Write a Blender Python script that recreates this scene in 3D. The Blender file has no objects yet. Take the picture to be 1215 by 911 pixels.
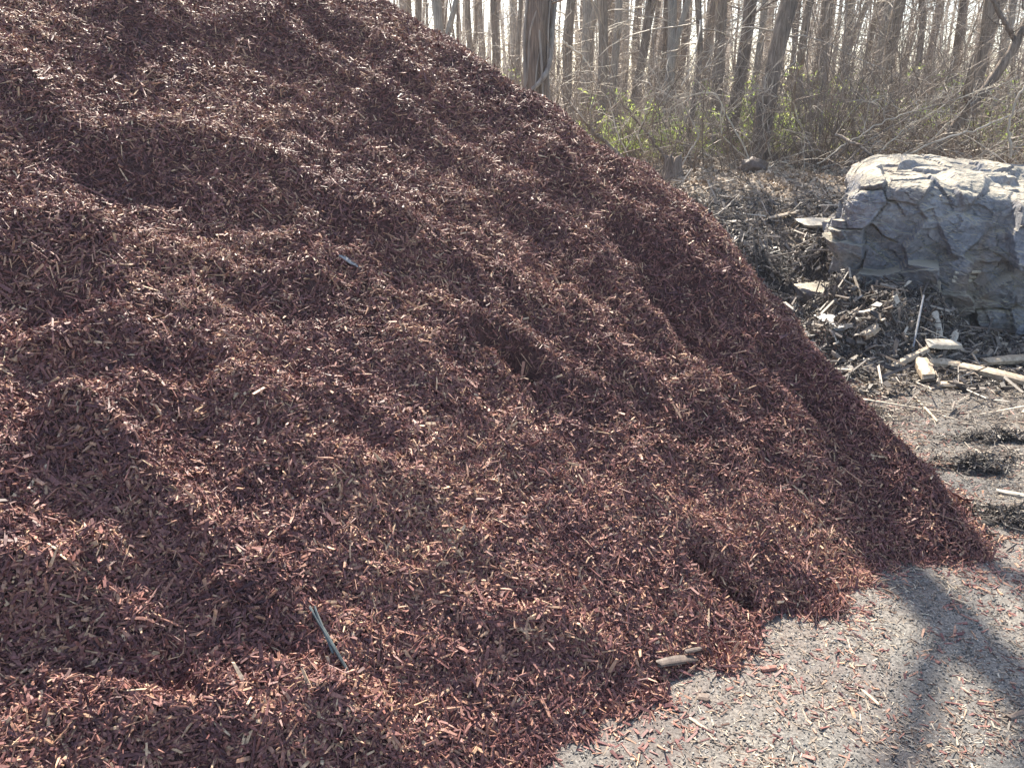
import bpy, math, random
import numpy as np
from mathutils import Vector, Matrix
R = math.radians
rng = np.random.default_rng(7)
random.seed(7)
scene = bpy.context.scene
COL = scene.collection

# ------------------------------------------------------------------ camera
CAM_H, PITCH, FPX = 1.6, 20.0, 935.0
cam_d = bpy.data.cameras.new("camera"); cam = bpy.data.objects.new("camera", cam_d); COL.objects.link(cam)
cam.location = (0, 0, CAM_H); cam.rotation_euler = (R(90 - PITCH), 0, 0)
cam_d.sensor_width = 36; cam_d.lens = 36 * FPX / 1215; cam_d.clip_start = 0.05; cam_d.clip_end = 2000
scene.camera = cam
CP, SP = math.cos(R(PITCH)), math.sin(R(PITCH))
def ray(px, py):
    a = (px - 607.5) / FPX; b = (455.5 - py) / FPX
    return np.array([a, CP + SP * b, -SP + CP * b])
EYE = np.array([0, 0, CAM_H])

# ------------------------------------------------------------------ noise
_perm = np.random.default_rng(3).permutation(512).astype(np.int64)
_perm = np.concatenate([_perm, _perm, _perm])
_ga = np.random.default_rng(4).uniform(0, 2 * np.pi, 512)
_g2 = np.stack([np.cos(_ga), np.sin(_ga)], 1)
_g3 = np.random.default_rng(5).normal(size=(512, 3)); _g3 /= np.linalg.norm(_g3, axis=1)[:, None]
def _f(t): return t * t * t * (t * (t * 6 - 15) + 10)
def perlin2(x, y):
    xi = np.floor(x).astype(np.int64); yi = np.floor(y).astype(np.int64); xf = x - xi; yf = y - yi
    u, v = _f(xf), _f(yf); r = 0
    for a in (0, 1):
        for b in (0, 1):
            g = _g2[_perm[_perm[(xi + a) & 511] + ((yi + b) & 511)]]
            w = (u if a else 1 - u) * (v if b else 1 - v)
            r = r + w * (g[..., 0] * (xf - a) + g[..., 1] * (yf - b))
    return r * 1.6
def perlin3(p):
    i = np.floor(p).astype(np.int64); f = p - i; u = _f(f); r = 0
    for a in (0, 1):
        for b in (0, 1):
            for c in (0, 1):
                h = _perm[(_perm[_perm[(i[:, 0] + a) & 511] + ((i[:, 1] + b) & 511)] + ((i[:, 2] + c) & 511))]
                w = (u[:, 0] if a else 1 - u[:, 0]) * (u[:, 1] if b else 1 - u[:, 1]) * (u[:, 2] if c else 1 - u[:, 2])
                g = _g3[h]
                r = r + w * (g[:, 0] * (f[:, 0] - a) + g[:, 1] * (f[:, 1] - b) + g[:, 2] * (f[:, 2] - c))
    return r * 1.6
def fbm2(x, y, o=4, g=0.5):
    r, a = 0, 1.0
    for k in range(o):
        r = r + a * perlin2(x * 2 ** k + 17.3 * k, y * 2 ** k + 9.1 * k); a *= g
    return r
def fbm3(p, o=4, g=0.5):
    r, a = 0, 1.0
    for k in range(o):
        r = r + a * perlin3(p * 2 ** k + 11.7 * k); a *= g
    return r
def sstep(a, b, x):
    t = np.clip((x - a) / (b - a), 0, 1); return t * t * (3 - 2 * t)
def smin(a, b, k):
    h = np.clip(0.5 + 0.5 * (b - a) / k, 0, 1); return b * (1 - h) + a * h - k * h * (1 - h)
def smax(a, b, k): return -smin(-a, -b, k)

# ------------------------------------------------------------------ object helpers
def tag(o, label=None, cat=None, group=None, kind=None):
    if label: o['label'] = label
    if cat: o['category'] = cat
    if group: o['group'] = group
    if kind: o['kind'] = kind
    return o
def empty(name, loc, rz=0.0):
    o = bpy.data.objects.new(name, None); o.location = loc; o.rotation_euler = (0, 0, rz); o.empty_display_size = .1
    COL.objects.link(o); return o
def mesh_data(name, V, F, mat=None, attrs=None, smooth=False):
    V = np.asarray(V, dtype=np.float32).reshape(-1, 3); F = np.asarray(F, dtype=np.int32)
    me = bpy.data.meshes.new(name); k = F.shape[1]
    me.vertices.add(len(V)); me.vertices.foreach_set("co", V.ravel())
    me.loops.add(F.size); me.loops.foreach_set("vertex_index", F.ravel())
    me.polygons.add(len(F)); me.polygons.foreach_set("loop_start", np.arange(0, F.size, k, dtype=np.int32))
    try: me.polygons.foreach_set("loop_total", np.full(len(F), k, dtype=np.int32))
    except Exception: pass
    me.polygons.foreach_set("use_smooth", np.full(len(F), smooth, dtype=bool))
    if attrs:
        for n, a in attrs.items():
            a = np.asarray(a, dtype=np.float32)
            at = me.attributes.new(n, 'FLOAT', 'POINT'); at.data.foreach_set("value", a.ravel())
    me.update(calc_edges=True)
    if mat: me.materials.append(mat)
    return me
def mesh_obj(name, V, F, mat=None, parent=None, attrs=None, smooth=False, loc=None):
    o = bpy.data.objects.new(name, mesh_data(name, V, F, mat, attrs, smooth)); COL.objects.link(o)
    if parent: o.parent = parent
    if loc is not None: o.location = loc
    return o

def tubes(P, Rd, sides=6):
    """P (T,N,3), Rd (T,N) -> verts, quads (open ended tubes; ends taper)"""
    P = np.asarray(P, float); Rd = np.asarray(Rd, float); T, N, _ = P.shape
    tg = np.gradient(P, axis=1); tg /= np.linalg.norm(tg, axis=2)[..., None] + 1e-9
    mean = P[:, -1] - P[:, 0]; mean /= np.linalg.norm(mean, axis=1)[:, None] + 1e-9
    ref = np.where(np.abs(mean[:, 2:3]) < .8, np.array([[0, 0, 1.]]), np.array([[1., 0, 0]]))[:, None, :]
    a = np.cross(tg, ref); a /= np.linalg.norm(a, axis=2)[..., None] + 1e-9
    b = np.cross(tg, a)
    th = np.arange(sides) / sides * 2 * np.pi
    V = P[:, :, None, :] + Rd[:, :, None, None] * (np.cos(th)[None, None, :, None] * a[:, :, None, :] + np.sin(th)[None, None, :, None] * b[:, :, None, :])
    idx = np.arange(T * N * sides).reshape(T, N, sides)
    nx = np.roll(idx, -1, axis=2)
    F = np.stack([idx[:, :-1], nx[:, :-1], nx[:, 1:], idx[:, 1:]], -1).reshape(-1, 4)
    return V.reshape(-1, 3), F
class MB:
    def __init__(s): s.V = []; s.F = []; s.A = []; s.n = 0
    def add(s, V, F, a=None):
        s.V.append(V); s.F.append(F + s.n); s.n += len(V); s.A.append(np.full(len(V), .5) if a is None else a)
    def obj(s, name, mat, parent=None, smooth=True, loc=None):
        return mesh_obj(name, np.concatenate(s.V), np.concatenate(s.F), mat, parent, {'tint': np.concatenate(s.A)}, smooth, loc)

# ------------------------------------------------------------------ materials
def new_mat(name):
    m = bpy.data.materials.new(name); m.use_nodes = True; nt = m.node_tree
    return m, nt, nt.nodes['Principled BSDF']
def N(nt, t, **kw):
    n = nt.nodes.new(t)
    for k, v in kw.items(): setattr(n, k, v)
    return n
def ramp(nt, fac, stops, interp='LINEAR'):
    r = N(nt, 'ShaderNodeValToRGB'); r.color_ramp.interpolation = interp; e = r.color_ramp.elements
    while len(e) < len(stops): e.new(0.5)
    for el, (p, c) in zip(e, stops): el.position = p; el.color = (*c, 1)
    nt.links.new(fac, r.inputs[0]); return r.outputs[0]
def noise(nt, scale, detail=4, rough=.55, vec=None, dist=0.0):
    n = N(nt, 'ShaderNodeTexNoise'); n.inputs['Scale'].default_value = scale; n.inputs['Detail'].default_value = detail
    n.inputs['Roughness'].default_value = rough; n.inputs['Distortion'].default_value = dist
    if vec is not None: nt.links.new(vec, n.inputs['Vector'])
    return n.outputs['Fac']
def coords(nt, scale=(1, 1, 1)):
    tc = N(nt, 'ShaderNodeTexCoord'); mp = N(nt, 'ShaderNodeMapping'); mp.inputs['Scale'].default_value = scale
    nt.links.new(tc.outputs['Object'], mp.inputs['Vector']); return mp.outputs['Vector']
def attr(nt, name):
    a = N(nt, 'ShaderNodeAttribute'); a.attribute_name = name; return a.outputs['Fac']
def mix(nt, fac, a, b, mode='MIX'):
    m = N(nt, 'ShaderNodeMix', data_type='RGBA', blend_type=mode)
    for i, v in ((0, fac), (6, a), (7, b)):
        if isinstance(v, (int, float)): m.inputs[i].default_value = v
        elif isinstance(v, tuple): m.inputs[i].default_value = (*v, 1)
        else: nt.links.new(v, m.inputs[i])
    return m.outputs[2]
def bump(nt, h, strength, dist, bs):
    b = N(nt, 'ShaderNodeBump'); b.inputs['Strength'].default_value = strength; b.inputs['Distance'].default_value = dist
    nt.links.new(h, b.inputs['Height']); nt.links.new(b.outputs[0], bs.inputs['Normal'])
def chip_mat(name, stops, rough=.5, spec=.4):
    m, nt, bs = new_mat(name)
    c = ramp(nt, attr(nt, 'tint'), stops)
    n = noise(nt, 140, 2, .6, coords(nt))
    v = ramp(nt, n, [(.3, (.62, .62, .62)), (.7, (1.25, 1.25, 1.25))])
    nt.links.new(mix(nt, 1.0, c, v, 'MULTIPLY'), bs.inputs['Base Color'])
    bs.inputs['Roughness'].default_value = rough; bs.inputs['Specular IOR Level'].default_value = spec
    return m
M_chip = chip_mat('mulch_chips', [(0, (.048, .021, .023)), (.25, (.128, .054, .053)), (.57, (.250, .112, .093)), (.78, (.42, .240, .155)), (.93, (.58, .39, .24)), (1, (.62, .46, .31))], .56, .30)
M_litter = chip_mat('litter_chips', [(0, (.04, .03, .025)), (.25, (.14, .07, .05)), (.5, (.20, .155, .12)), (.8, (.33, .27, .205)), (1, (.52, .45, .35))], .65, .3)
M_gravel = chip_mat('gravel', [(0, (.07, .066, .062)), (.5, (.17, .16, .147)), (1, (.38, .355, .315))], .75, .3)
M_dark = chip_mat('dark_debris', [(0, (.035, .03, .028)), (.4, (.10, .082, .07)), (.7, (.27, .22, .175)), (1, (.58, .50, .39))], .55, .4)
M_leafl = chip_mat('leaf_litter', [(0, (.12, .085, .055)), (.5, (.36, .265, .18)), (1, (.62, .49, .35))], .6, .35)
def wood_mat(name, c1, c2, sc=(60, 6, 60), rough=.6):
    m, nt, bs = new_mat(name); n = noise(nt, 1.0, 5, .6, coords(nt, sc))
    nt.links.new(ramp(nt, n, [(.3, c1), (.7, c2)]), bs.inputs['Base Color']); bs.inputs['Roughness'].default_value = rough
    bump(nt, n, .5, .004, bs); return m
M_pale = wood_mat('pale_wood', (.24, .18, .12), (.52, .42, .30))
M_grey = wood_mat('grey_wood', (.20, .20, .20), (.42, .41, .40))
M_slate = wood_mat('weathered_slat', (.05, .062, .06), (.13, .15, .145))
M_redw = wood_mat('red_wood', (.13, .05, .035), (.27, .11, .075))
M_brown = wood_mat('brown_wood', (.09, .06, .045), (.22, .16, .12))
M_darkbark = wood_mat('dark_bark', (.05, .035, .03), (.15, .11, .085))
M_white = wood_mat('bleached_wood', (.34, .29, .22), (.60, .53, .42))
def bark_mat(name, c1, c2, c3):
    m, nt, bs = new_mat(name)
    v = coords(nt, (34, 34, 3.2)); n = noise(nt, 1.0, 6, .65, v, .6); n2 = noise(nt, 2.2, 3, .5, coords(nt))
    base = ramp(nt, n, [(.3, c1), (.52, c2), (.75, c3)])
    tone = ramp(nt, n2, [(.35, (.75, .75, .78)), (.65, (1.2, 1.15, 1.1))])
    nt.links.new(mix(nt, 1.0, base, tone, 'MULTIPLY'), bs.inputs['Base Color']); bs.inputs['Roughness'].default_value = .85
    bump(nt, n, .9, .025, bs); return m
M_bark = [bark_mat('grey_bark', (.085, .066, .05), (.24, .19, .145), (.43, .36, .285)),
          bark_mat('brown_bark', (.07, .052, .04), (.19, .145, .11), (.36, .29, .23)),
          bark_mat('pale_bark', (.15, .135, .12), (.31, .28, .24), (.46, .43, .38))]
def twig_mat(name, c1, c2):
    m, nt, bs = new_mat(name); n = noise(nt, 3, 3, .5, coords(nt))
    nt.links.new(ramp(nt, n, [(.3, c1), (.7, c2)]), bs.inputs['Base Color']); bs.inputs['Roughness'].default_value = .6; return m
M_twig = [twig_mat('grey_twig', (.32, .26, .195), (.58, .495, .39)), twig_mat('brown_twig', (.12, .088, .065), (.32, .24, .175)), twig_mat('straw_twig', (.42, .35, .26), (.68, .60, .47))]
def leaf_mat(name, c1, c2):
    m, nt, bs = new_mat(name)
    nt.links.new(ramp(nt, attr(nt, 'tint'), [(0, c1), (1, c2)]), bs.inputs['Base Color']); bs.inputs['Roughness'].default_value = .5
    tr = N(nt, 'ShaderNodeBsdfTranslucent'); nt.links.new(ramp(nt, attr(nt, 'tint'), [(0, tuple(min(1, 1.9 * x) for x in c1)), (1, tuple(min(1, 1.9 * x) for x in c2))]), tr.inputs['Color'])
    mx = N(nt, 'ShaderNodeMixShader'); mx.inputs[0].default_value = .5; nt.links.new(bs.outputs[0], mx.inputs[1]); nt.links.new(tr.outputs[0], mx.inputs[2])
    nt.links.new(mx.outputs[0], nt.nodes['Material Output'].inputs['Surface']); return m
M_leaf = leaf_mat('spring_leaf', (.26, .36, .08), (.50, .58, .17))

# ------------------------------------------------------------------ ground height
def groundH(x, y):
    bank = .74 * sstep(5.7, 8.6, y + .5 * perlin2(x * .5, y * .3) - .25 * (x - 2)*.3)
    far = .25 * fbm2(x * .07, y * .07, 3) * sstep(10, 20, y) + .010 * np.clip(y - 14, 0, 60)
    near = .012 * fbm2(x * 1.1, y * 1.1, 4) + .05 * fbm2(x * 1.5 + 3, y * 1.5, 4) * sstep(5.4, 7.5, y)
    return bank + far + near
# ------------------------------------------------------------------ mulch pile: planes of a freshly tipped heap
n1 = np.array([.6, -.8]); C1, M1 = -1.22, .65
n2 = np.array([.13, -.9915]); M2 = .80
C2 = float(np.dot(n2, [1.2, 2.47]))
def cam_plane(p, q):
    n = np.cross(ray(*p), ray(*q)); n = n / n[2]; return lambda x, y: CAM_H - n[0] * x - n[1] * y
P1 = cam_plane((450, 0), (835, 250)); P2 = cam_plane((835, 262), (1180, 655))
def base_pile(x, y):
    f = smax(M1 * (C1 - (x * n1[0] + y * n1[1])) * -1 * -1, M2 * (C2 - (x * n2[0] + y * n2[1])), .12)
    s1, s2 = P1(x, y), P2(x, y)
    s1 = s1 - .10 * np.clip(f - s1, 0, 4) ; s2 = s2 - .10 * np.clip(f - s2, 0, 4)
    s = smin(s1, s2, .10) + (.035 * perlin2(x * 1.6 + 3, y * 1.6) + .03 * perlin2(x * 3.7, y * 3.7 + 8)) * sstep(0, .3, s1)
    h = smin(f, s, .07)
    h = smin(h, 3.3 - .75 * np.clip(y - 6.6, -9, 99) * (y > 6.0), .3)
    h = smin(h, .8 * (x + 6.4), .3)
    return h
def march(px, py, fn, t0=.8, t1=12):
    d = ray(px, py); t = np.linspace(t0, t1, 3000); p = EYE + d * t[:, None]
    below = p[:, 2] < fn(p[:, 0], p[:, 1])
    i = int(np.argmax(below)); return p[i] if below.any() else None
# crests and hollows seen on the face: (polyline in reference pixels used only to read off places, amplitude m, width m)
CRESTS = [([(180,165),(270,182),(330,205),(400,240),(470,280)], .055, .07), ([(460,285),(540,312),(620,345),(700,385),(745,440)], .05, .08),
 ([(95,500),(150,555),(200,600),(240,640),(300,690),(325,720)], .055, .055), ([(0,560),(50,525),(130,505),(170,470)], .045, .05),
 ([(120,830),(200,862),(300,885),(400,870),(460,900)], .05, .05), ([(330,800),(390,825),(450,862)], .035, .04),
 ([(265,465),(340,482),(425,492)], .04, .05), ([(700,285),(760,360),(800,420),(835,475)], .05, .06),
 ([(835,490),(865,560),(900,630),(935,690)], .05, .06), ([(750,560),(800,610),(850,655)], .035, .045),
 ([(0,95),(60,120),(110,165),(150,175)], .06, .08), ([(330,50),(430,105),(500,150),(560,200),(640,255)], .055, .08),
 ([(380,10),(470,80),(540,130)], .06, .08), ([(590,745),(660,745),(720,775)], .035, .04), ([(540,640),(600,668),(650,700)], .03, .05),
 ([(150,20),(250,40),(330,30)], .07, .09), ([(230,300),(300,322),(370,330)], .035, .05), ([(560,385),(610,400),(650,430)], .03, .035),
 ([(60,420),(110,400),(160,405)], .035, .05), ([(420,560),(480,585),(520,600)], .025, .04), ([(0,700),(60,690),(120,660)], .035, .05),
 ([(650,180),(720,240),(790,300),(850,340)], .05, .06), ([(480,420),(530,470),(600,500)], .02, .05), ([(0,300),(50,280),(120,290)], .045, .06)]
HOLES = [([(578,404),(600,416),(628,432)], -.13, .035), ([(828,665),(858,692),(885,712)], -.12, .028), ([(20,350),(60,370)], -.05, .08), ([(250,255),(330,262)], -.025, .06),
 ([(110,210),(160,230)], -.03, .07), ([(640,470),(700,540)], -.04, .09), ([(200,440),(240,445)], -.04, .06), ([(930,420),(1000,520),(1040,600)], -.05, .1),
 ([(770,345),(810,400)], -.05, .06), ([(40,760),(110,790),(200,800)], -.05, .08)]
FEAT = []
for L, rngs in ((CRESTS, 1), (HOLES, 1)):
    for pl, a, w in L:
        pts = [march(px, py, base_pile) for px, py in pl]; pts = [p for p in pts if p is not None]
        if len(pts) > 1: FEAT.append((np.array(pts)[:, :2], a, w))
def pile_full(x, y):
    h = base_pile(x, y)
    # coordinate across / down the slope for slump streaks
    s = x * .8 + y * .6; t = x * .6 - y * .8
    wx = x + .12 * perlin2(x * 1.3, y * 1.3); wy = y + .12 * perlin2(x * 1.3 + 40, y * 1.3)
    amp = sstep(-.02, .35, h)
    d = .035 * perlin2(wx * 1.5, wy * 1.5) + .028 * perlin2(s * 3.4, t * 1.2) + .024 * (.35 - np.abs(perlin2(wx * 3.1 + 9, wy * 3.1))) \
        + .026 * perlin2(wx * 6.3, wy * 6.3 + 5) + .016 * perlin2(wx * 13, wy * 13) + .010 * perlin2(x * 27, y * 27)
    h = h + d * (.25 + .75 * amp)
    for P, a, w in FEAT:
        x0, x1 = P[:, 0].min() - 4 * w, P[:, 0].max() + 4 * w; y0, y1 = P[:, 1].min() - 4 * w, P[:, 1].max() + 4 * w
        m = (x > x0) & (x < x1) & (y > y0) & (y < y1)
        if not m.any(): continue
        X, Y = x[m], y[m]; best = np.full(X.shape, 9.)
        for (ax, ay), (bx, by) in zip(P[:-1], P[1:]):
            dx, dy = bx - ax, by - ay; tt = np.clip(((X - ax) * dx + (Y - ay) * dy) / (dx * dx + dy * dy + 1e-9), 0, 1)
            best = np.minimum(best, np.hypot(X - ax - tt * dx, Y - ay - tt * dy))
        best = best + .35 * w * perlin2(X * 9, Y * 9)
        h[m] += a * (1.1 if a > 0 else 1.25) * np.exp(-(best / (w * (1.3 if a > 0 else 1))) ** 2)
    return h
GX = np.arange(-6.6, 2.7, .0125); GY = np.arange(-.6, 9.2, .0125)
XX, YY = np.meshgrid(GX, GY)
HH = pile_full(XX, YY)
def bil(G, x, y):
    fx = np.clip((x - GX[0]) / .0125, 0, len(GX) - 1.001); fy = np.clip((y - GY[0]) / .0125, 0, len(GY) - 1.001)
    i = fx.astype(int); j = fy.astype(int); u = fx - i; v = fy - j
    return (G[j, i] * (1 - u) + G[j, i + 1] * u) * (1 - v) + (G[j + 1, i] * (1 - u) + G[j + 1, i + 1] * u) * v
def pileH(x, y): return bil(HH, np.asarray(x, float), np.asarray(y, float))
GB = groundH(XX, YY)
# soil heap height (added over the ground between pile and boulder)
def heapH(x, y):
    def g(cx, cy, rx, ry, h, rot=0):
        c, s = math.cos(rot), math.sin(rot); u = (x - cx) * c + (y - cy) * s; v = -(x - cx) * s + (y - cy) * c
        return h * np.exp(-((u / rx) ** 2 + (v / ry) ** 2) ** 1.3)
    h = np.maximum(g(2.45, 5.25, .62, .5, .36), g(1.75, 6.35, .75, .55, .30)); h = np.maximum(h, g(2.75, 6.35, .8, .5, .30)); h = np.maximum(h, g(3.2, 4.95, .8, .3, .12)); h = np.maximum(h, g(1.2, 7.0, .8, .6, .2))
    h = h * (1 + .55 * fbm2(x * 2.6, y * 2.6, 4)) + .05 * fbm2(x * 5 + 5, y * 5, 3) * sstep(.03, .2, h)
    h = h - .30 * np.exp(-(((x - 1.95) / .2) ** 2 + ((y - 6.55) / .16) ** 2))   # hollow under the bank lip
    return h - .03
def surfaceH(x, y):
    x = np.asarray(x, float); y = np.asarray(y, float)
    g = groundH(x, y); g = np.maximum(g, g + heapH(x, y))
    inside = (x > GX[0]) & (x < GX[-1]) & (y > GY[0]) & (y < GY[-1])
    return np.where(inside, np.maximum(g, pileH(x, y)), g)
def hit(px, py, t1=40):
    return march(px, py, surfaceH, .8, t1)

# core of the pile
mask = HH > GB - .05
idx = np.arange(XX.size).reshape(XX.shape)
st = 2
X2, Y2, H2, K2 = XX[::st, ::st], YY[::st, ::st], HH[::st, ::st], mask[::st, ::st]
id2 = np.arange(X2.size).reshape(X2.shape)
F = np.stack([id2[:-1, :-1], id2[:-1, 1:], id2[1:, 1:], id2[1:, :-1]], -1)
km = K2[:-1, :-1] | K2[:-1, 1:] | K2[1:, 1:] | K2[1:, :-1]
F = F[km]
Z2 = np.maximum(H2, groundH(X2, Y2) - .06) - .006
m, nt, bs = new_mat('mulch_core'); n = noise(nt, 60, 5, .65, coords(nt))
nt.links.new(ramp(nt, n, [(.3, (.05, .022, .020)), (.7, (.15, .066, .056))]), bs.inputs['Base Color']); bs.inputs['Roughness'].default_value = .8; bump(nt, n, 1, .02, bs)
M_core = m
pile = mesh_obj('mulch_pile', np.stack([X2, Y2, Z2], -1), F, M_core, smooth=True)
tag(pile, 'huge sloping pile of reddish brown shredded wood mulch filling the left of the view', 'mulch pile')

# ------------------------------------------------------------------ chips
def chips(pos, nrm, L, W, T, tilt, tint, lift=None, seed=1, bend=True, azim=None):
    g = np.random.default_rng(seed); n = len(pos)
    a = g.normal(size=(n, 3)); 
    if azim is not None: a = azim
    nn = nrm + g.normal(size=(n, 3)) * tilt[:, None]; nn /= np.linalg.norm(nn, axis=1)[:, None]
    u = a - (a * nn).sum(1)[:, None] * nn; u /= np.linalg.norm(u, axis=1)[:, None]; v = np.cross(nn, u)
    seg = 3 if bend else 2
    ts = np.linspace(-.5, .5, seg)
    V = np.zeros((n, seg, 4, 3)); bnd = g.normal(0, .07, n)
    for k, t in enumerate(ts):
        end = abs(t) > .4
        sc = g.uniform(.25, 1.0, n) if end else g.uniform(.85, 1.1, n)
        off = g.normal(0, .22, n) * W if end else 0 * W
        c = pos + u * (t * L)[:, None] + v * off[:, None] + nn * (bnd * L * (1 - abs(t) * 2))[:, None]
        for q, (sv, sn) in enumerate(((-.5, -.5), (.5, -.5), (.5, .5), (-.5, .5))):
            jt = 1 + g.uniform(-.25, .25, n)
            sk = g.normal(0, .10, n) * L * (1 if end else .3)
            V[:, k, q] = c + v * (sv * W * sc * jt)[:, None] + nn * (sn * T * np.maximum(sc, .5))[:, None] + u * sk[:, None] * (1 if sv > 0 else -1) * .5
    base = (np.arange(n) * seg * 4)[:, None, None]
    q = []
    for k in range(seg - 1):
        for j in range(4):
            j2 = (j + 1) % 4; q.append([k * 4 + j, k * 4 + j2, (k + 1) * 4 + j2, (k + 1) * 4 + j])
    q.append([3, 2, 1, 0]); e = (seg - 1) * 4; q.append([e, e + 1, e + 2, e + 3])
    Fq = (base + np.array(q)[None]).reshape(-1, 4)
    return V.reshape(-1, 3), Fq, np.repeat(tint, seg * 4)
def grad_normal(fn, x, y, e=.02):
    gx = (fn(x + e, y) - fn(x - e, y)) / (2 * e); gy = (fn(x, y + e) - fn(x, y - e)) / (2 * e)
    n = np.stack([-gx, -gy, np.ones_like(gx)], 1); return n / np.linalg.norm(n, axis=1)[:, None]
def pile_chips():
    g = np.random.default_rng(11)
    def batch(n, box, keep, Lm, seed, lift, bend):
        x = g.uniform(box[0], box[1], n); y = g.uniform(box[2], box[3], n)
        h = pileH(x, y); gr = groundH(x, y)
        edge = h - gr + .05 * fbm2(x * 4, y * 4, 4)
        ok = (edge > g.exponential(.022, n) - .04) & keep(x, y)
        x, y, h, gr = x[ok], y[ok], h[ok], gr[ok]
        nr = grad_normal(pileH, x, y)
        # more chips where the surface is steep
        n = len(x)
        L = np.clip(g.lognormal(math.log(Lm), .46, n), .007, .085) * (1 + .45 * np.exp(-(h - gr) / .08)); thin = g.random(n) < .5
        W = np.where(thin, g.uniform(.0016, .004, n), g.uniform(.004, .0098, n)); T = g.uniform(.0015, .004, n)
        T = np.where(g.random(n) < .07, T * 2, T)
        big = g.random(n) < .006; L = np.where(big, L * 1.7, L); W = np.where(big, W * 1.6, W)
        z = np.maximum(h, gr) + np.abs(g.normal(0, .006, n)) + lift
        tint = np.clip(g.beta(2.2, 2.6, n) + .13 * fbm2(x * 2.2, y * 2.2, 4), 0, .93); tint = np.where(g.random(n) < .010, g.uniform(.93, 1, n), tint)
        return chips(np.stack([x, y, z], 1), nr, L, W, T, np.full(n, .5), tint, seed=seed, bend=bend)
    vis = lambda x, y: (y < 6.3) & (x > -3.9)
    near = lambda x, y: vis(x, y) & (np.hypot(x, y) < 2.7)
    farr = lambda x, y: vis(x, y) & (np.hypot(x, y) >= 2.7)
    B = [batch(480000, (-2.2, 2.4, .2, 2.7), near, .0245, 1, .001, True),
         batch(780000, (-3.9, 2.4, .2, 6.3), farr, .025, 2, .001, False),
         batch(90000, (-6.5, 2.6, -.5, 9), lambda x, y: ~vis(x, y), .055, 3, .001, False)]
    V = []; Fs = []; A = []; o = 0
    for v, f, a in B: V.append(v); Fs.append(f + o); A.append(a); o += len(v)
    return np.concatenate(V), np.concatenate(Fs), np.concatenate(A)
V, Fq, A = pile_chips()
print('chips verts', len(V), 'faces', len(Fq))
pc = mesh_obj('wood_chips', V, Fq, M_chip, pile, {'tint': A}); tag(pc, kind='stuff')
del V, Fq, A

# ------------------------------------------------------------------ ground sheet
def axis(lo, hi, dlo, dhi, step, grow=1.13):
    a = list(np.arange(dlo, dhi, step)); s = step; p = a[-1]
    while p < hi: s *= grow; p += s; a.append(p)
    s = step; p = a[0]; b = []
    while p > lo: s *= grow; p -= s; b.append(p)
    return np.array(b[::-1] + a)
gx = axis(-110, 130, -3, 7, .03); gy = axis(-30, 130, .3, 11, .03)
X, Y = np.meshgrid(gx, gy); Z = groundH(X, Y)
fine = .0035 * fbm2(X * 22, Y * 22, 3) * (np.abs(X) < 8) * (Y < 12); Z = Z + fine
soil = np.maximum(sstep(4.5, 5.6, Y + .6 * fbm2(X * .9, Y * .9, 4) + .10 * (X - 2)), np.clip(.30 + .7 * sstep(-.1, .35, fbm2(X * 1.4 + 11, Y * 2.4, 5)), 0, .9) * sstep(2.5, 3.6, Y) * sstep(1.2, 2.2, X))
redd = np.exp(-np.clip(groundH(X, Y) - np.where((X > GX[0]) & (X < GX[-1]) & (Y > GY[0]) & (Y < GY[-1]), pileH(X, Y), -9), 0, 9) / .14) * np.clip(.7 + .9 * fbm2(X * 3, Y * 3, 4), 0, 1) + .35 * sstep(.1, .5, fbm2(X * 1.7 + 30, Y * 1.7, 5))
leaf = sstep(6.6, 8.2, Y + .5 * fbm2(X * 1.2 + 7, Y * 1.2, 3))
damp = sstep(.05, .35, fbm2(X * 1.1 + 3, Y * 2.0, 4)) * sstep(2.6, 4.0, Y) * .8
idg = np.arange(X.size).reshape(X.shape); F = np.stack([idg[:-1, :-1], idg[:-1, 1:], idg[1:, 1:], idg[1:, :-1]], -1).reshape(-1, 4)
m, nt, bs = new_mat('ground')
c = coords(nt); nb = noise(nt, 2.2, 5, .6, c); nf = noise(nt, 120, 4, .7, c); nm = noise(nt, 22, 4, .6, c)
grav = ramp(nt, nf, [(.34, (.055, .053, .05)), (.5, (.145, .139, .13)), (.66, (.27, .258, .238))])
grav = mix(nt, 1.0, grav, ramp(nt, nb, [(.33, (.62, .61, .62)), (.5, (.95, .93, .9)), (.65, (1.25, 1.19, 1.1))]), 'MULTIPLY')
ns = noise(nt, 5.5, 5, .7, c, .6); grav = mix(nt, ramp(nt, ns, [(.56, (0, 0, 0)), (.66, (.55, .55, .55))]), grav, (.11, .095, .085))
grav = mix(nt, ramp(nt, nm, [(.55, (0, 0, 0)), (.72, (.45, .45, .45))]), grav, (.14, .115, .098))
dirt = ramp(nt, nf, [(.3, (.045, .038, .033)), (.7, (.17, .14, .115))])
leafc = ramp(nt, nm, [(.3, (.16, .125, .09)), (.7, (.38, .30, .22))])
grav = mix(nt, attr(nt, 'redd'), grav, mix(nt, .45, grav, (.16, .09, .07)))
col = mix(nt, attr(nt, 'damp'), grav, mix(nt, .5, grav, (.07, .065, .065)))
col = mix(nt, attr(nt, 'soil'), col, dirt); col = mix(nt, attr(nt, 'leaf'), col, leafc)
nt.links.new(col, bs.inputs['Base Color']); bs.inputs['Roughness'].default_value = .85; bump(nt, nf, .8, .006, bs)
ground = mesh_obj('ground', np.stack([X, Y, Z], -1), F, m, attrs={'soil': soil, 'leaf': leaf, 'damp': damp, 'redd': np.clip(redd, 0, 1) * .7}, smooth=True)
tag(ground, 'pale grey gravelly ground turning to dark soil and woodland floor', 'ground', kind='structure')

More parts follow.
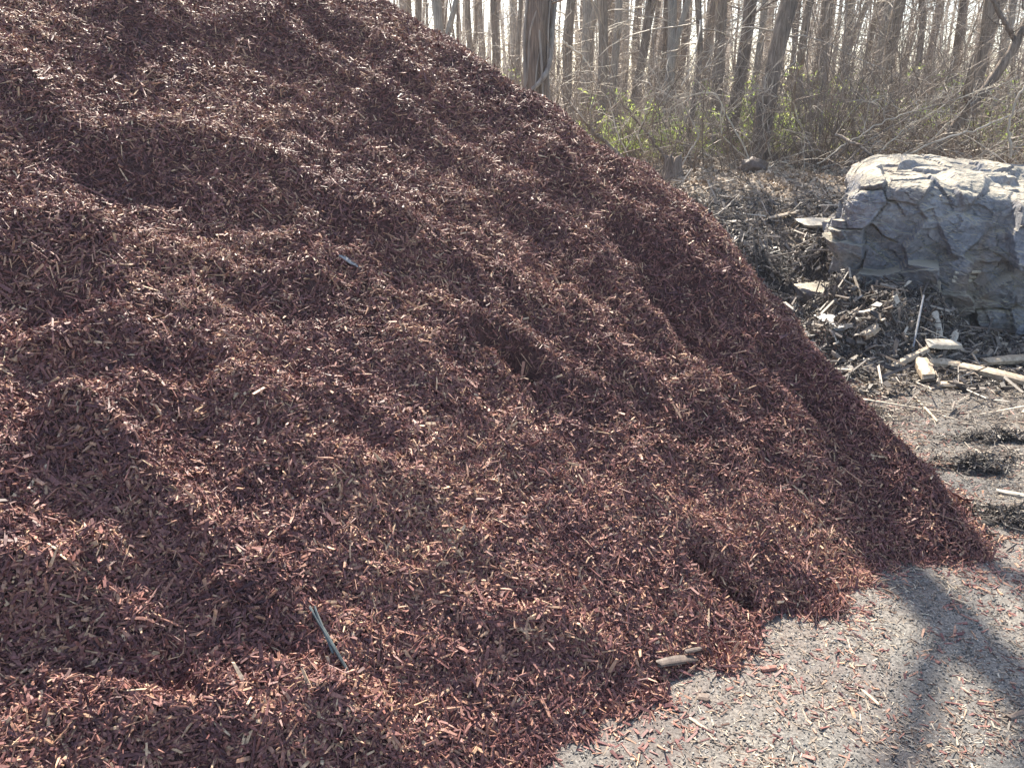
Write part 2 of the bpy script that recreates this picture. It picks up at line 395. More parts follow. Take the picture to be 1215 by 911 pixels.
# ------------------------------------------------------------------ soil heap
hx = np.arange(.3, 4.6, .018); hy = np.arange(4.3, 8.3, .018); X, Y = np.meshgrid(hx, hy)
Hh = heapH(X, Y); Z = groundH(X, Y) + Hh + .02 * fbm2(X * 14, Y * 14, 3) * sstep(0, .1, Hh); Z = np.where(Hh < -.005, np.minimum(Z, groundH(X, Y) - .04), Z)
K = (Hh > -.02); idh = np.arange(X.size).reshape(X.shape); F = np.stack([idh[:-1, :-1], idh[:-1, 1:], idh[1:, 1:], idh[1:, :-1]], -1)
F = F[K[:-1, :-1] | K[1:, 1:] | K[1:, :-1] | K[:-1, 1:]]
m, nt, bs = new_mat('compost'); n = noise(nt, 70, 5, .7, coords(nt)); nt.links.new(ramp(nt, n, [(.3, (.018, .016, .016)), (.7, (.085, .07, .06))]), bs.inputs['Base Color'])
bs.inputs['Roughness'].default_value = .8; bump(nt, n, 1, .02, bs)
heap = mesh_obj('soil_heap', np.stack([X, Y, Z], -1), F, m, smooth=True)
tag(heap, 'lumpy heap of dark rotted compost and twigs between the mulch pile and the boulder', 'soil heap')

# ------------------------------------------------------------------ scattered stuff
def scatter(name, n, box, keep, Lr, Wr, Tr, tintf, mat, tilt, seed, label, cat, parent=None, lift=.0, fn=surfaceH):
    g = np.random.default_rng(seed); x = g.uniform(box[0], box[1], n); y = g.uniform(box[2], box[3], n)
    ok = keep(x, y, g); x, y = x[ok], y[ok]; n = len(x); z = fn(x, y)
    L = np.clip(g.lognormal(math.log(Lr[0]), Lr[1], n), Lr[2], Lr[3]); W = g.uniform(*Wr, n); W = np.minimum(W, L); T = g.uniform(*Tr, n)
    v, f, a = chips(np.stack([x, y, z + T * .4 + lift * g.random(n)], 1), grad_normal(fn, x, y), L, W, T, np.full(n, tilt), tintf(g, n, x, y), seed=seed + 50, bend=False)
    o = mesh_obj(name, v, f, mat, parent, {'tint': a}); tag(o, label, cat, kind='stuff'); return o
bare = lambda x, y: pileH(np.clip(x, GX[0], GX[-1]), y) < groundH(x, y) + .01
pd = lambda x, y: np.clip(groundH(x, y) - pileH(np.clip(x, GX[0], GX[-1]), y), 0, 9)   # grows away from the pile
scatter('gravel', 170000, (-.3, 4.8, .6, 5.6), lambda x, y, g: bare(x, y) & (g.random(len(x)) < np.clip(1.5 - y * .2, .3, 1)), (.005, .4, .003, .014), (.002, .006), (.002, .005), lambda g, n, x, y: g.random(n), M_gravel, .3, 21, 'fine grey grit scattered over the ground beside the pile', 'gravel')
scatter('wood_litter', 300000, (-.5, 5, .6, 6.0), lambda x, y, g: bare(x, y) & (g.random(len(x)) < np.clip(.38 + .5 * sstep(3.6, 4.8, y) + .8 * fbm2(x * 2, y * 2, 4), .04, 1)), (.016, .6, .006, .09), (.0012, .006), (.001, .003), lambda g, n, x, y: np.clip(g.beta(2.5, 1.6, n), 0, 1), M_litter, .22, 22, 'small dry wood shreds littering the grey ground', 'wood litter')
scatter('fallen_mulch', 100000, (-.5, 3.2, .6, 5.5), lambda x, y, g: bare(x, y) & (g.random(len(x)) < np.exp(-pd(x, y) / .2) * (.5 + .8 * fbm2(x * 4, y * 4, 3)) + .018), (.024, .4, .01, .07), (.004, .010), (.002, .005), lambda g, n, x, y: g.beta(2.4, 2, n) * .93, M_chip, .25, 23, 'reddish mulch chips strewn on the ground along the foot of the pile', 'mulch chips')
scatter('compost_shreds', 150000, (.3, 4.6, 2.4, 8.2), lambda x, y, g: bare(x, y) & ((heapH(x, y) > -.02) | (g.random(len(x)) < .5 * sstep(4.2, 4.9, y)) | (g.random(len(x)) < .6 * sstep(.05, .4, fbm2(x * 1.4 + 11, y * 2.4, 5)) * sstep(2.4, 3.4, y) * sstep(1.2, 2.2, x))), (.034, .55, .012, .22), (.003, .013), (.0015, .004), lambda g, n, x, y: np.clip(g.beta(1.4, 1.9, n) + .15 * fbm2(x * 2, y * 2, 2), 0, 1), M_dark, .5, 24, 'dark shredded bark and pale splinters covering the compost heap', 'compost shreds', lift=.03)
scatter('leaf_litter', 170000, (-1, 12, 6.0, 17), lambda x, y, g: (g.random(len(x)) < sstep(6.2, 7.6, y + .4 * fbm2(x, y, 2))) & (g.random(len(x)) < np.clip(1.6 - y * .08, .2, 1)), (.05, .35, .02, .12), (.008, .035), (.001, .003), lambda g, n, x, y: g.random(n), M_leafl, .7, 25, 'dry tan leaves and dead stalks covering the woodland edge', 'leaf litter', lift=.02)

# ------------------------------------------------------------------ single wood pieces
def plank(name, p0, p1, w, t, mat, label, cat, group=None, z0=.01, z1=.01, bend=.02, roll=.2, seed=0, taper=.75, on=True):
    """an irregular split piece between two ground places, real size"""
    g = np.random.default_rng(seed + 100); p0 = np.array(p0, float); p1 = np.array(p1, float)
    c = (p0 + p1) / 2; d = p1 - p0; L = np.linalg.norm(d); d /= L
    K = 9; ts = np.linspace(-.5, .5, K)
    up = np.array([0, 0, 1.]); v = np.cross(up, d); v /= np.linalg.norm(v); n = np.cross(d, v)
    v2 = v * math.cos(roll) + n * math.sin(roll); n2 = -v * math.sin(roll) + n * math.cos(roll)
    V = []; cj = g.uniform(.8, 1.15, 8)
    for k, s in enumerate(ts):
        sc = 1 - (1 - taper) * abs(s) * 2 * g.uniform(.6, 1); wob = g.normal(0, .06) * w
        for ci, (a, b) in enumerate(((-1, -.6), (-.55, -1), (.5, -1), (1, -.5), (1, .6), (.45, 1), (-.5, 1), (-1, .5))):
            V.append(d * (s * L + (g.uniform(-.12, .12) * w * 2 if abs(s) > .45 else 0)) + v2 * (a * w / 2 * sc * cj[ci] * g.uniform(.96, 1.04) + wob * .5) + n2 * (b * t / 2 * sc * cj[7 - ci] * g.uniform(.93, 1.07) + bend * L * (1 - 4 * s * s) * .3))
    V = np.array(V); S = 8; Fs = []
    for k in range(K - 1):
        for j in range(S):
            j2 = (j + 1) % S; Fs.append([k * S + j, k * S + j2, (k + 1) * S + j2, (k + 1) * S + j])
    for b in (0, (K - 1) * S):
        for a, bb, cc, dd in ((0, 1, 2, 3), (0, 3, 4, 7), (7, 4, 5, 6)):
            q = [b + a, b + bb, b + cc, b + dd]; Fs.append(q if b else q[::-1])
    o = mesh_obj(name, V, np.array(Fs), mat, loc=c); tag(o, label, cat, group); return o
def piece(name, a, b, w, t, mat, label, cat, lift=.012, lift2=None, **k):
    A, B = hit(*a), hit(*b); A[2] += lift; B[2] += lift if lift2 is None else lift2
    return plank(name, A, B, w, t, mat, label, cat, **k)
piece('weathered_slat', (368, 727), (413, 802), .009, .007, M_slate, 'long grey green weathered slat lying down the lower mulch slope', 'wood slat', .02, seed=1, bend=.06)
piece('weathered_slat', (374, 730), (396, 786), .007, .006, M_slate, 'thin dark splinter lying against the long grey green slat in the mulch', 'wood slat', .03, seed=2, roll=.5)
piece('weathered_slat', (404, 308), (428, 323), .022, .010, M_grey, 'short grey slat half buried high in the middle of the mulch', 'wood slat', .016, seed=3)
piece('weathered_slat', (512, 520), (534, 531), .009, .005, M_grey, 'little pale grey sliver in the centre of the mulch face', 'wood slat', .014, seed=4)
piece('bark_piece', (470, 806), (472, 824), .020, .006, M_slate, 'small blue grey scrap right of the long slat low on the mulch', 'bark piece', .014, seed=5)
piece('bark_piece', (780, 797), (824, 791), .026, .012, M_darkbark, 'curled brown bark piece at the foot of the mulch beside a crack', 'bark piece', .03, seed=6, bend=.12)
piece('bark_piece', (812, 786), (830, 782), .014, .010, M_darkbark, 'grey knotty bark end just above the curled bark piece', 'bark piece', .04, seed=7)
piece('wood_block', (903, 798), (920, 795), .020, .016, M_redw, 'lone reddish block lying on grey gravel away from the pile', 'wood block', .01, seed=8)
piece('wood_block', (769, 826), (788, 824), .022, .014, M_redw, 'reddish block on the gravel just below the curled bark', 'wood block', .01, seed=9)
piece('wood_block', (828, 829), (842, 831), .024, .012, M_brown, 'dark brown block on the gravel right of the curled bark', 'wood block', .01, seed=10)
piece('wood_block', (1008, 680), (1034, 686), .026, .014, M_redw, 'dark red splintered block at the foot of the right hand slope', 'wood block', .012, seed=11)
piece('wood_block', (700, 828), (722, 836), .020, .013, M_redw, 'reddish wedge at the ragged lower edge of the mulch', 'wood block', .01, seed=12)
piece('wood_sliver', (818, 854), (838, 868), .010, .005, M_pale, 'pale pointed sliver on the gravel in the foreground', 'wood sliver', .008, seed=13)
piece('wood_sliver', (1128, 711), (1146, 718), .008, .005, M_pale, 'pale thin sliver on the shaded gravel near the pile corner', 'wood sliver', .008, seed=14)
piece('wood_sliver', (1022, 820), (1042, 838), .010, .005, M_pale, 'pale sliver pointing at the lower right corner of the gravel', 'wood sliver', .008, seed=15)
piece('dark_stick', (1196, 855), (1230, 846), .020, .015, M_brown, 'short dark stick on the gravel at the right edge', 'stick', .01, seed=16)
piece('split_log', (1140, 444), (1222, 463), .075, .05, M_pale, 'long pale split log lying in front of the boulder', 'split log', .05, seed=17)
piece('split_log', (1166, 436), (1250, 430), .07, .04, M_pale, 'weathered tan branch behind the long pale split log', 'split log', .04, seed=18)
piece('split_log', (1056, 441), (1098, 427), .05, .03, M_pale, 'tan stick leaning against the white bleached wood chunk', 'split log', .03, .07, seed=19)
piece('wood_chunk', (1098, 424), (1134, 425), .085, .05, M_white, 'white bleached wood chunk on the debris before the boulder', 'wood chunk', .09, seed=20)
piece('wood_chunk', (1102, 436), (1138, 441), .08, .045, M_pale, 'jagged tan chunk right below the white bleached chunk', 'wood chunk', .04, seed=21)
piece('wood_chunk', (1090, 436), (1100, 456), .085, .05, M_pale, 'square cut pale block at the front of the debris', 'wood chunk', .05, seed=22)
piece('wood_chunk', (1022, 408), (1040, 396), .075, .05, M_pale, 'yellowish lump of wood at the foot of the compost heap', 'wood chunk', .05, seed=23)
piece('wood_chunk', (1106, 384), (1114, 404), .05, .02, M_white, 'flat bleached piece leaning upright below the boulder', 'wood chunk', .08, .02, seed=24)
piece('wood_chunk', (1125, 418), (1132, 406), .045, .02, M_white, 'small upright white scrap above the bleached chunk', 'wood chunk', .04, .07, seed=25)
piece('wood_chunk', (1113, 460), (1140, 461), .06, .03, M_pale, 'flat tan scrap lying below the jagged chunk', 'wood chunk', .02, seed=26)
piece('board_offcut', (975, 380), (998, 398), .10, .022, M_grey, 'grey board end with sawn edge on the compost beside the mulch slope', 'board offcut', .04, .05, seed=27, taper=.98)
piece('board_offcut', (948, 268), (985, 268), .24, .05, M_white, 'bright cream slab lying on top of the dark soil bank', 'board offcut', .035, seed=28, taper=.7)
piece('board_offcut', (911, 263), (944, 256), .05, .02, M_pale, 'narrow yellowish board left of the cream slab', 'board offcut', .03, seed=29)
piece('stick', (988, 385), (1022, 362), .014, .012, M_grey, 'thin grey stick slanting over the compost heap', 'stick', .05, .07, seed=30)
piece('stick', (1012, 338), (1020, 362), .020, .014, M_pale, 'short pale stick on the compost by the boulder corner', 'stick', .06, seed=31)
piece('stick', (1092, 372), (1082, 420), .012, .01, M_grey, 'crooked grey stick standing in the debris below the boulder', 'stick', .12, .02, seed=32)
piece('stick', (1150, 395), (1212, 402), .03, .02, M_brown, 'brown stick lying along the foot of the boulder', 'stick', .04, seed=33)
piece('stick', (1085, 473), (1112, 502), .014, .01, M_pale, 'pale stick lying across the gravel below the debris', 'stick', .01, seed=34)
piece('stick', (1182, 585), (1230, 594), .025, .014, M_white, 'bleached stick at the right edge beyond the pile corner', 'stick', .012, seed=35)
piece('stick', (1190, 510), (1196, 522), .02, .01, M_white, 'tiny pale stick on the dark strip of gravel', 'stick', .01, seed=36)
scatter('straw_shreds', 26000, (.9, 4.9, 2.3, 5.2), lambda x, y, g: bare(x, y) & (g.random(len(x)) < sstep(2.5, 4.2, y + .25 * x - .4) * np.clip(.45 + .9 * fbm2(x * 2, y * 3, 4), .05, 1)), (.035, .55, .012, .16), (.002, .008), (.0015, .004), lambda g, n, x, y: np.clip(g.beta(2.0, 1.7, n), 0, 1), M_dark, .25, 29, 'dry straw coloured shreds trodden into the ground in front of the boulder', 'straw shreds', lift=.006)
scatter('broken_sticks', 3000, (.4, 4.8, 3.9, 8.6), lambda x, y, g: bare(x, y) & ((heapH(x, y) > -.02) | (g.random(len(x)) < .5)), (.15, .45, .06, .5), (.005, .022), (.004, .012), lambda g, n, x, y: np.clip(g.beta(2.6, 1.5, n), 0, 1), M_dark, .38, 27, 'broken pale sticks and splintered bark strewn over the compost and bank', 'broken sticks', lift=.06)
scatter('rough_bark_bits', 9000, (.4, 4.8, 4.2, 8.0), lambda x, y, g: bare(x, y) & ((heapH(x, y) > -.02) | (g.random(len(x)) < .45)), (.05, .4, .02, .12), (.015, .045), (.006, .02), lambda g, n, x, y: g.beta(1.4, 1.8, n), M_dark, .6, 28, 'chunky bits of bark and rotten wood among the dark compost', 'bark bits', lift=.04)
# dark clods on the gravel
def clod(px, py, rx, ry, h, label, seed):
    c = hit(px, py); u = np.linspace(-1, 1, 60); U, W = np.meshgrid(u, u); r = np.hypot(U, W)
    x = c[0] + U * rx; y = c[1] + W * ry
    z = groundH(x, y) + h * np.clip(1 - r ** 2 * (1 + .4 * fbm2(U * 2 + seed, W * 2, 2)) - .35 + .7 * fbm2(U * 1.5, W * 1.5 + seed * 3, 3), -.3, 1) * (1 + .5 * fbm2(U * 3, W * 3 + seed, 3)) - .004
    i = np.arange(3600).reshape(60, 60); F = np.stack([i[:-1, :-1], i[:-1, 1:], i[1:, 1:], i[1:, :-1]], -1)[(r[:-1, :-1] < 1.1)]
    e = tag(empty('compost_clod', (c[0], c[1], 0)), label, 'compost clod')
    V = np.stack([x - c[0], y - c[1], z], -1); mesh_obj('soil', V, F, bpy.data.materials['compost'], e, smooth=True)
    g = np.random.default_rng(seed); n = 620; a = g.uniform(0, 6.28, n); rr = np.abs(g.normal(0, .5, n))
    X = np.cos(a) * rr * (1 + .5 * np.sin(a * 2 + seed) + .3 * np.sin(a * 3)); Y = np.sin(a) * rr * (1 + .5 * np.cos(a * 3 + seed)); zz = groundH(c[0] + X * rx, c[1] + Y * ry) + h * np.clip(1 - rr ** 2, 0, 1) + .004 + .012 * g.random(n)
    nr = np.stack([X * .6, Y * .6, np.ones(n)], 1)
    v, f, t = chips(np.stack([X * rx, Y * ry, zz], 1), nr, g.uniform(.02, .07, n), g.uniform(.003, .009, n), g.uniform(.002, .004, n), np.full(n, .5), g.beta(1.2, 3, n), seed=seed, bend=False)
    s = mesh_obj('shreds', v, f, M_dark, e, {'tint': t}); s['kind'] = 'stuff'
clod(1155, 556, .17, .10, .045, 'dark tuft of compost on the gravel level with the pile edge', 3)
clod(1195, 618, .16, .10, .03, 'dark scrap of compost near the right edge beside the pile corner', 5)
clod(1190, 522, .26, .07, .02, 'long low dark strip of compost behind the tuft on the gravel', 8)

# ------------------------------------------------------------------ boulder
def cellular(p, scale, seed):
    q = p * scale + seed * 7.31; i0 = np.floor(q).astype(np.int64); f1 = np.full(len(p), 9.); f2 = np.full(len(p), 9.); ib = np.zeros(len(p), np.int64); vb = np.zeros((len(p), 3))
    rt = np.random.default_rng(seed).random((512, 3)); tt = np.random.default_rng(seed + 1).normal(size=(512, 4))
    for a in (-1, 0, 1):
        for b_ in (-1, 0, 1):
            for c_ in (-1, 0, 1):
                ii = i0 + [a, b_, c_]; h = _perm[_perm[_perm[ii[:, 0] & 511] + (ii[:, 1] & 511)] + (ii[:, 2] & 511)]
                v = q - (ii + rt[h]); d = np.sqrt((v ** 2).sum(1)); m1 = d < f1
                f2 = np.where(m1, f1, np.minimum(f2, d)); ib = np.where(m1, h, ib); vb = np.where(m1[:, None], v, vb); f1 = np.where(m1, d, f1)
    return tt[ib, 0], (tt[ib, 1:] * vb).sum(1), f2 - f1
def boulder():
    W, D, Hh = 3.1, 1.5, 1.14
    n = 230; u = np.linspace(-1, 1, n); A, B = np.meshgrid(u, u); faces = []; Vs = []; o = 0
    for ax in range(3):
        for sg in (-1, 1):
            P = np.zeros((n, n, 3)); P[..., ax] = sg; P[..., (ax + 1) % 3] = A; P[..., (ax + 2) % 3] = B
            i = np.arange(n * n).reshape(n, n) + o; f = np.stack([i[:-1, :-1], i[:-1, 1:], i[1:, 1:], i[1:, :-1]], -1).reshape(-1, 4)
            faces.append(f if sg > 0 else f[:, ::-1]); Vs.append(P.reshape(-1, 3)); o += n * n
    P = np.concatenate(Vs); F = np.concatenate(faces)
    key = np.round(P * 1e5).astype(np.int64); _, first, inv = np.unique(key, axis=0, return_index=True, return_inverse=True)
    P = P[first]; F = inv.ravel()[F]
    S = np.array([W / 2, D / 2, Hh / 2])
    e = 9.0; r = (np.abs(P) ** e).sum(1) ** (1 / e); Q = P / r[:, None]
    nr = np.sign(Q) * np.abs(Q) ** (e - 1) / S; nr /= np.linalg.norm(nr, axis=1)[:, None]
    p = Q * S; p[:, 0] += W / 2; p[:, 2] += Hh / 2; p[:, 1] += D / 2       # left front bottom corner at origin
    # the top sinks towards the front, left end leans in at the bottom
    zt = p[:, 2] / Hh; fy = 1 - p[:, 1] / D
    p[:, 2] -= zt * (.12 * np.clip(fy, 0, 1) ** 2 * sstep(.35, 1.2, p[:, 0]) + .02 * fy) + zt ** 2 * .10 * np.clip(1 - p[:, 0] / .35, 0, 1) ** 2
    p[:, 0] += ((1 - zt) * .04 + .07 * zt ** 3) * np.clip(1 - p[:, 0] / .5, 0, 1)
    sc = lambda px, py: ((px - 1003) / 152, 0.0, (397 - py) / 170)
    spec = [(1028,238,.02),(1028,212,.05),(1072,212,.05),(1072,262,.0),(1110,232,.02),(1128,222,.07),(1132,270,.03),(1152,245,.0),(1155,288,-.01),(1098,285,.02),(1200,275,.14),(1195,232,.06),
            (1022,305,.0),(1056,300,-.04),(1060,338,.02),(1098,325,.07),(1130,318,.02),(1130,352,.04),(1176,342,.03),(1158,318,-.03),(1206,330,.0),(1118,378,-.09),(1150,385,-.05),(1176,372,.01),(1208,368,.0),(1040,380,.0),(1080,385,-.05),
            (1245,250,.02),(1260,310,.05),(1240,370,-.02),(1300,240,.0),(1320,330,.06),(1380,280,.0),(1400,360,.04)]
    seeds = [sc(a, b) for a, b, _ in spec]; off = [c for *_, c in spec]
    g = np.random.default_rng(9)
    for k in range(55):
        s = (g.uniform(0, W), g.uniform(.35, D), g.uniform(0, Hh)); seeds.append(s); off.append(g.uniform(-.03, .04))
    seeds = np.array(seeds); off = np.array(off); tl = g.normal(0, .2, (len(seeds), 3)); tl[:, 2] += .08
    q = p + .03 * np.stack([fbm3(p * 3 + 5, 4), fbm3(p * 3 + 25, 4), fbm3(p * 3 + 45, 4)], 1)
    d = np.linalg.norm(q[:, None, :] - seeds[None], axis=2); od = np.argsort(d, axis=1)[:, :2]
    ar = np.arange(len(p)); d1, d2 = d[ar, od[:, 0]], d[ar, od[:, 1]]
    gap = d2 - d1
    def plane(i): return off[i] + (tl[i] * (q - seeds[i])).sum(1)
    w = .5 + .5 * np.clip(gap / .016, 0, 1)
    disp = plane(od[:, 0]) * w + plane(od[:, 1]) * (1 - w)
    crackm = sstep(0, .35, perlin3(p * 2.3 + 3))
    crack = np.exp(-(gap / .009) ** 2) * crackm
    top = sstep(.35, .8, nr[:, 2]); disp = np.clip(disp * 1.45, -.11, .2) * (1 - .75 * top) - .045 * crack * (1 - .5 * top)
    wp = p + .012 * np.stack([perlin3(p * 9), perlin3(p * 9 + 30), perlin3(p * 9 + 60)], 1)
    wq = wp @ np.array([[.94, .1, .3], [-.15, .98, .05], [-.3, -.1, .95]]) * np.array([1, 1, 1.5])
    for sc_, am, tm, sd_ in ((2.6, .018, .040, 11), (6.5, .008, .016, 21), (16, .0030, .0060, 31)):
        o_, t_, gp = cellular(wq, sc_, sd_); disp += (am * o_ + tm * t_ * .7) * (1 - .6 * top)
    disp += .012 * fbm3(p * 2.0, 3) + .0035 * fbm3(p * 30, 3, .65)
    p = p + nr * disp[:, None] * np.clip(p[:, 2:3] * 6 + .3, .3, 1)
    return p, F, crack, perlin3(p * 1.7 + 8) * .5 + .5 + .25 * (od[:, 0] % 3 - 1)
p, F, crack, patch = boulder()
m, nt, bs = new_mat('rock'); c = coords(nt)
nA = noise(nt, 3.2, 6, .6, c, .5); nB = noise(nt, 26, 6, .7, c); nC = noise(nt, 1.6, 4, .6, c, 1.0)
rc = ramp(nt, nA, [(.28, (.165, .178, .205)), (.5, (.265, .282, .318)), (.72, (.39, .405, .43))])
rc = mix(nt, ramp(nt, nC, [(.5, (0, 0, 0)), (.66, (.6, .6, .6))]), rc, (.32, .245, .175))
rc = mix(nt, ramp(nt, attr(nt, 'patch'), [(.45, (0, 0, 0)), (.95, (.5, .5, .5))]), rc, (.28, .235, .195))
rc = mix(nt, 1.0, rc, ramp(nt, nB, [(.3, (.58, .58, .60)), (.7, (1.35, 1.32, 1.28))]), 'MULTIPLY')
# sunlit cream painted into the colour of the upward-facing stone
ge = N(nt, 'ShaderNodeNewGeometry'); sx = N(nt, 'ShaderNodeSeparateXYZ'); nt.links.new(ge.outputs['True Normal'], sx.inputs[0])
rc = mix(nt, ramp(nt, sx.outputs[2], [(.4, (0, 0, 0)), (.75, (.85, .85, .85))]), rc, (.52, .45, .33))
rc = mix(nt, attr(nt, 'crack'), rc, (.12, .105, .09))
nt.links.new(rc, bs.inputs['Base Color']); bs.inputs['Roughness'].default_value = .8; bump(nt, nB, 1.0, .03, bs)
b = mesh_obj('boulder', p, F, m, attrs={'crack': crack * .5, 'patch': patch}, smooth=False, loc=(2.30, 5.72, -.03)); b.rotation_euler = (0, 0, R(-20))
tag(b, 'huge cracked blue grey boulder with a sunlit cream top', 'boulder')
# pale splinters resting on the boulder ledge
def on_rock(px, py, dy=0):
    o = Vector(EYE); d = Vector(ray(px, py)).normalized(); bi = b.matrix_basis.inverted()
    ok, loc, nr, _ = b.ray_cast(bi @ o, (bi.to_3x3() @ d).normalized())
    return np.array(b.matrix_basis @ loc) if ok else hit(px, py)
for k, (a0, b0, w, lb) in enumerate([((1132, 323), (1162, 322), .022, 'top one of the bleached splinters lodged on the boulder face'), ((1130, 328), (1156, 328), .02, 'bleached splinter just under the top one on the boulder face'), ((1129, 333), (1152, 332), .03, 'widest bleached splinter, lowest of those lodged on the boulder face')]):
    A, B_ = on_rock(*a0), on_rock(*b0); A[1] -= .015; B_[1] -= .015
    plank('wood_splinter', A, B_, w, .012, M_white, lb, 'wood splinter', 'splinters lodged on the boulder', seed=60 + k, roll=1.0)

# ------------------------------------------------------------------ trees
def polyl(g, n, p0, d0, L, wob, up=0.0, N_=8):
    """n wandering polylines"""
    P = np.zeros((n, N_, 3)); P[:, 0] = p0; d = d0 / np.linalg.norm(d0, axis=1)[:, None]; s = (L / (N_ - 1))[:, None]
    for k in range(1, N_):
        d = d + g.normal(0, wob, (n, 3)) + np.array([0, 0, up]); d /= np.linalg.norm(d, axis=1)[:, None]; P[:, k] = P[:, k - 1] + d * s
    return P
def pick(g, P, Rd, m, lo=.2, hi=.95):
    T, N_, _ = P.shape; i = g.integers(0, T, m); t = g.uniform(lo, hi, m) * (N_ - 1); k = t.astype(int); f = (t - k)[:, None]
    p = P[i, k] * (1 - f) + P[i, np.minimum(k + 1, N_ - 1)] * f; d = P[i, np.minimum(k + 1, N_ - 1)] - P[i, k]
    d /= np.linalg.norm(d, axis=1)[:, None] + 1e-9; return p, d, Rd[i, k]
def side(g, d, spread):
    r = g.normal(size=d.shape); r -= (r * d).sum(1)[:, None] * d; r /= np.linalg.norm(r, axis=1)[:, None]; return d * (1 - spread) + r * spread
def tree_proto(seed, dia, H, lean, low, crown=1.0, sides=14):
    g = np.random.default_rng(seed); N_ = 26; z = np.linspace(0, 1, N_) ** 1.25
    ph = g.uniform(0, 6.28, 4); lx = lean[0] * z * H + .10 * np.sin(z * 7 + ph[0]) * z * 2 + .03 * np.sin(z * 25 + ph[1]); ly = lean[1] * z * H + .1 * np.sin(z * 6 + ph[2]) * z * 2
    P = np.stack([lx, ly, z * H - .25], -1)[None]; rr = dia / 2 * ((1 - z) ** .8 * .85 + .15 + .45 * np.exp(-z * H / .22)) ; Rd = rr[None] * (1 + .05 * g.normal(size=(1, N_)))
    Vt, Ft = tubes(P, Rd, sides); ang = np.arctan2(Vt[:, 1] - np.repeat(P[0, :, 1], sides), Vt[:, 0] - np.repeat(P[0, :, 0], sides))
    cc = P[0]
    c = np.repeat(P[0], sides, axis=0); Vt = c + (Vt - c) * (1 + .09 * np.sin(3 * ang + ph[3]) + .05 * np.sin(7 * ang + Vt[:, 2]))[:, None]
    if seed % 3 == 0 or seed % 5 == 0:
        k0 = int(g.integers(3, 9)); fd = np.array([[g.choice([-1, 1]) * g.uniform(.12, .3), g.uniform(-.2, .2), 1.]])
        PF = polyl(g, 1, P[0, k0][None], fd, np.array([H * .6]), .03, .04, 14); RF = (rr[k0] * .68) * np.linspace(1, .15, 14)[None]; vf, ff = tubes(PF, RF, sides); Ft = np.concatenate([Ft, ff + len(Vt)]); Vt = np.concatenate([Vt, vf])
    mb = MB()
    n1_ = int(11 * crown); p0, d, r0 = pick(g, P, Rd, n1_, .45, .97); r0 = np.minimum(r0 * .5, .05)
    A1 = polyl(g, n1_, p0, side(g, d, .5), g.uniform(1.6, 4.2, n1_), .16, .10); R1 = r0[:, None] * np.linspace(1, .3, 8)[None]; mb.add(*tubes(A1, R1, 5))
    n2_ = int(36 * crown); p0, d, r0 = pick(g, A1, R1, n2_); A2 = polyl(g, n2_, p0, side(g, d, .55), g.uniform(.7, 1.9, n2_), .2, .04, 6); R2 = np.maximum(r0 * .5, .006)[:, None] * np.linspace(1, .35, 6)[None]; mb.add(*tubes(A2, R2, 4))
    n3_ = int(110 * crown); p0, d, r0 = pick(g, A2, R2, n3_); A3 = polyl(g, n3_, p0, side(g, d, .6), g.uniform(.25, .8, n3_), .22, 0, 4); R3 = np.full((n3_, 1), .004) * np.linspace(1, .5, 4)[None]; mb.add(*tubes(A3, R3, 3))
    # low side twigs
    if low:
        nl = low * 2; hz = np.clip(5.0 / H, .1, .9); p0, d, r0 = pick(g, P, Rd, nl, .12, hz ** .8 if hz < 1 else .9)
        B1 = polyl(g, nl, p0, side(g, d, .8) + np.array([0, 0, .1]), g.uniform(.5, 2.2, nl), .2, -.01, 8); RB = g.uniform(.004, .014, nl)[:, None] * np.linspace(1, .4, 8)[None]; mb.add(*tubes(B1, RB, 4))
        p0, d, r0 = pick(g, B1, RB, nl * 3); B2 = polyl(g, nl * 3, p0, side(g, d, .6), g.uniform(.2, .8, nl * 3), .25, 0, 5); mb.add(*tubes(B2, np.full((nl * 3, 1), .0035) * np.linspace(1, .5, 5)[None], 3))
    return (Vt, Ft), mb
class Proto: pass
def make_proto(seed, dia, H, lean, low, mat, crown=1.0):
    (Vt, Ft), mb = tree_proto(seed, dia, H, lean, low, crown); pr = Proto(); pr.dia = dia
    pr.trunk = mesh_data('trunk', Vt, Ft, M_bark[mat], {'tint': np.full(len(Vt), .5)}, True)
    pr.crown = mesh_data('crown', np.concatenate(mb.V), np.concatenate(mb.F), M_twig[0 if mat != 1 else 1], None, True); return pr
PROTO = [make_proto(31, .24, 13, (.0, .0), 14, 0), make_proto(32, .20, 12, (.03, .02), 12, 1), make_proto(33, .28, 14, (-.02, .01), 10, 2),
         make_proto(34, .14, 10, (.05, -.02), 16, 0, .7), make_proto(35, .12, 9, (-.04, .02), 16, 1, .6), make_proto(36, .08, 7, (.05, .03), 18, 0, .5),
         make_proto(37, .22, 13, (-.03, .0), 12, 0), make_proto(38, .18, 11, (.02, -.02), 14, 2, .8), make_proto(39, .24, 14, (.12, .0), 10, 0), make_proto(40, .06, 6, (-.06, .03), 18, 1, .4)]
def place_tree(x, y, pr, s, rz, label, group=None, hs=None, name='bare_tree', dz=0):
    e = empty(name, (x, y, float(groundH(np.array(x), np.array(y))) + dz), rz); e.scale = (s, s, hs or max(s, .85)); tag(e, label, 'tree', group)
    for nm, me in (('trunk', pr.trunk), ('crown', pr.crown)):
        o = bpy.data.objects.new(nm, me); COL.objects.link(o); o.parent = e
    return e
def px_x(px, D): return (px - 607.5) / FPX / 1.05 * D
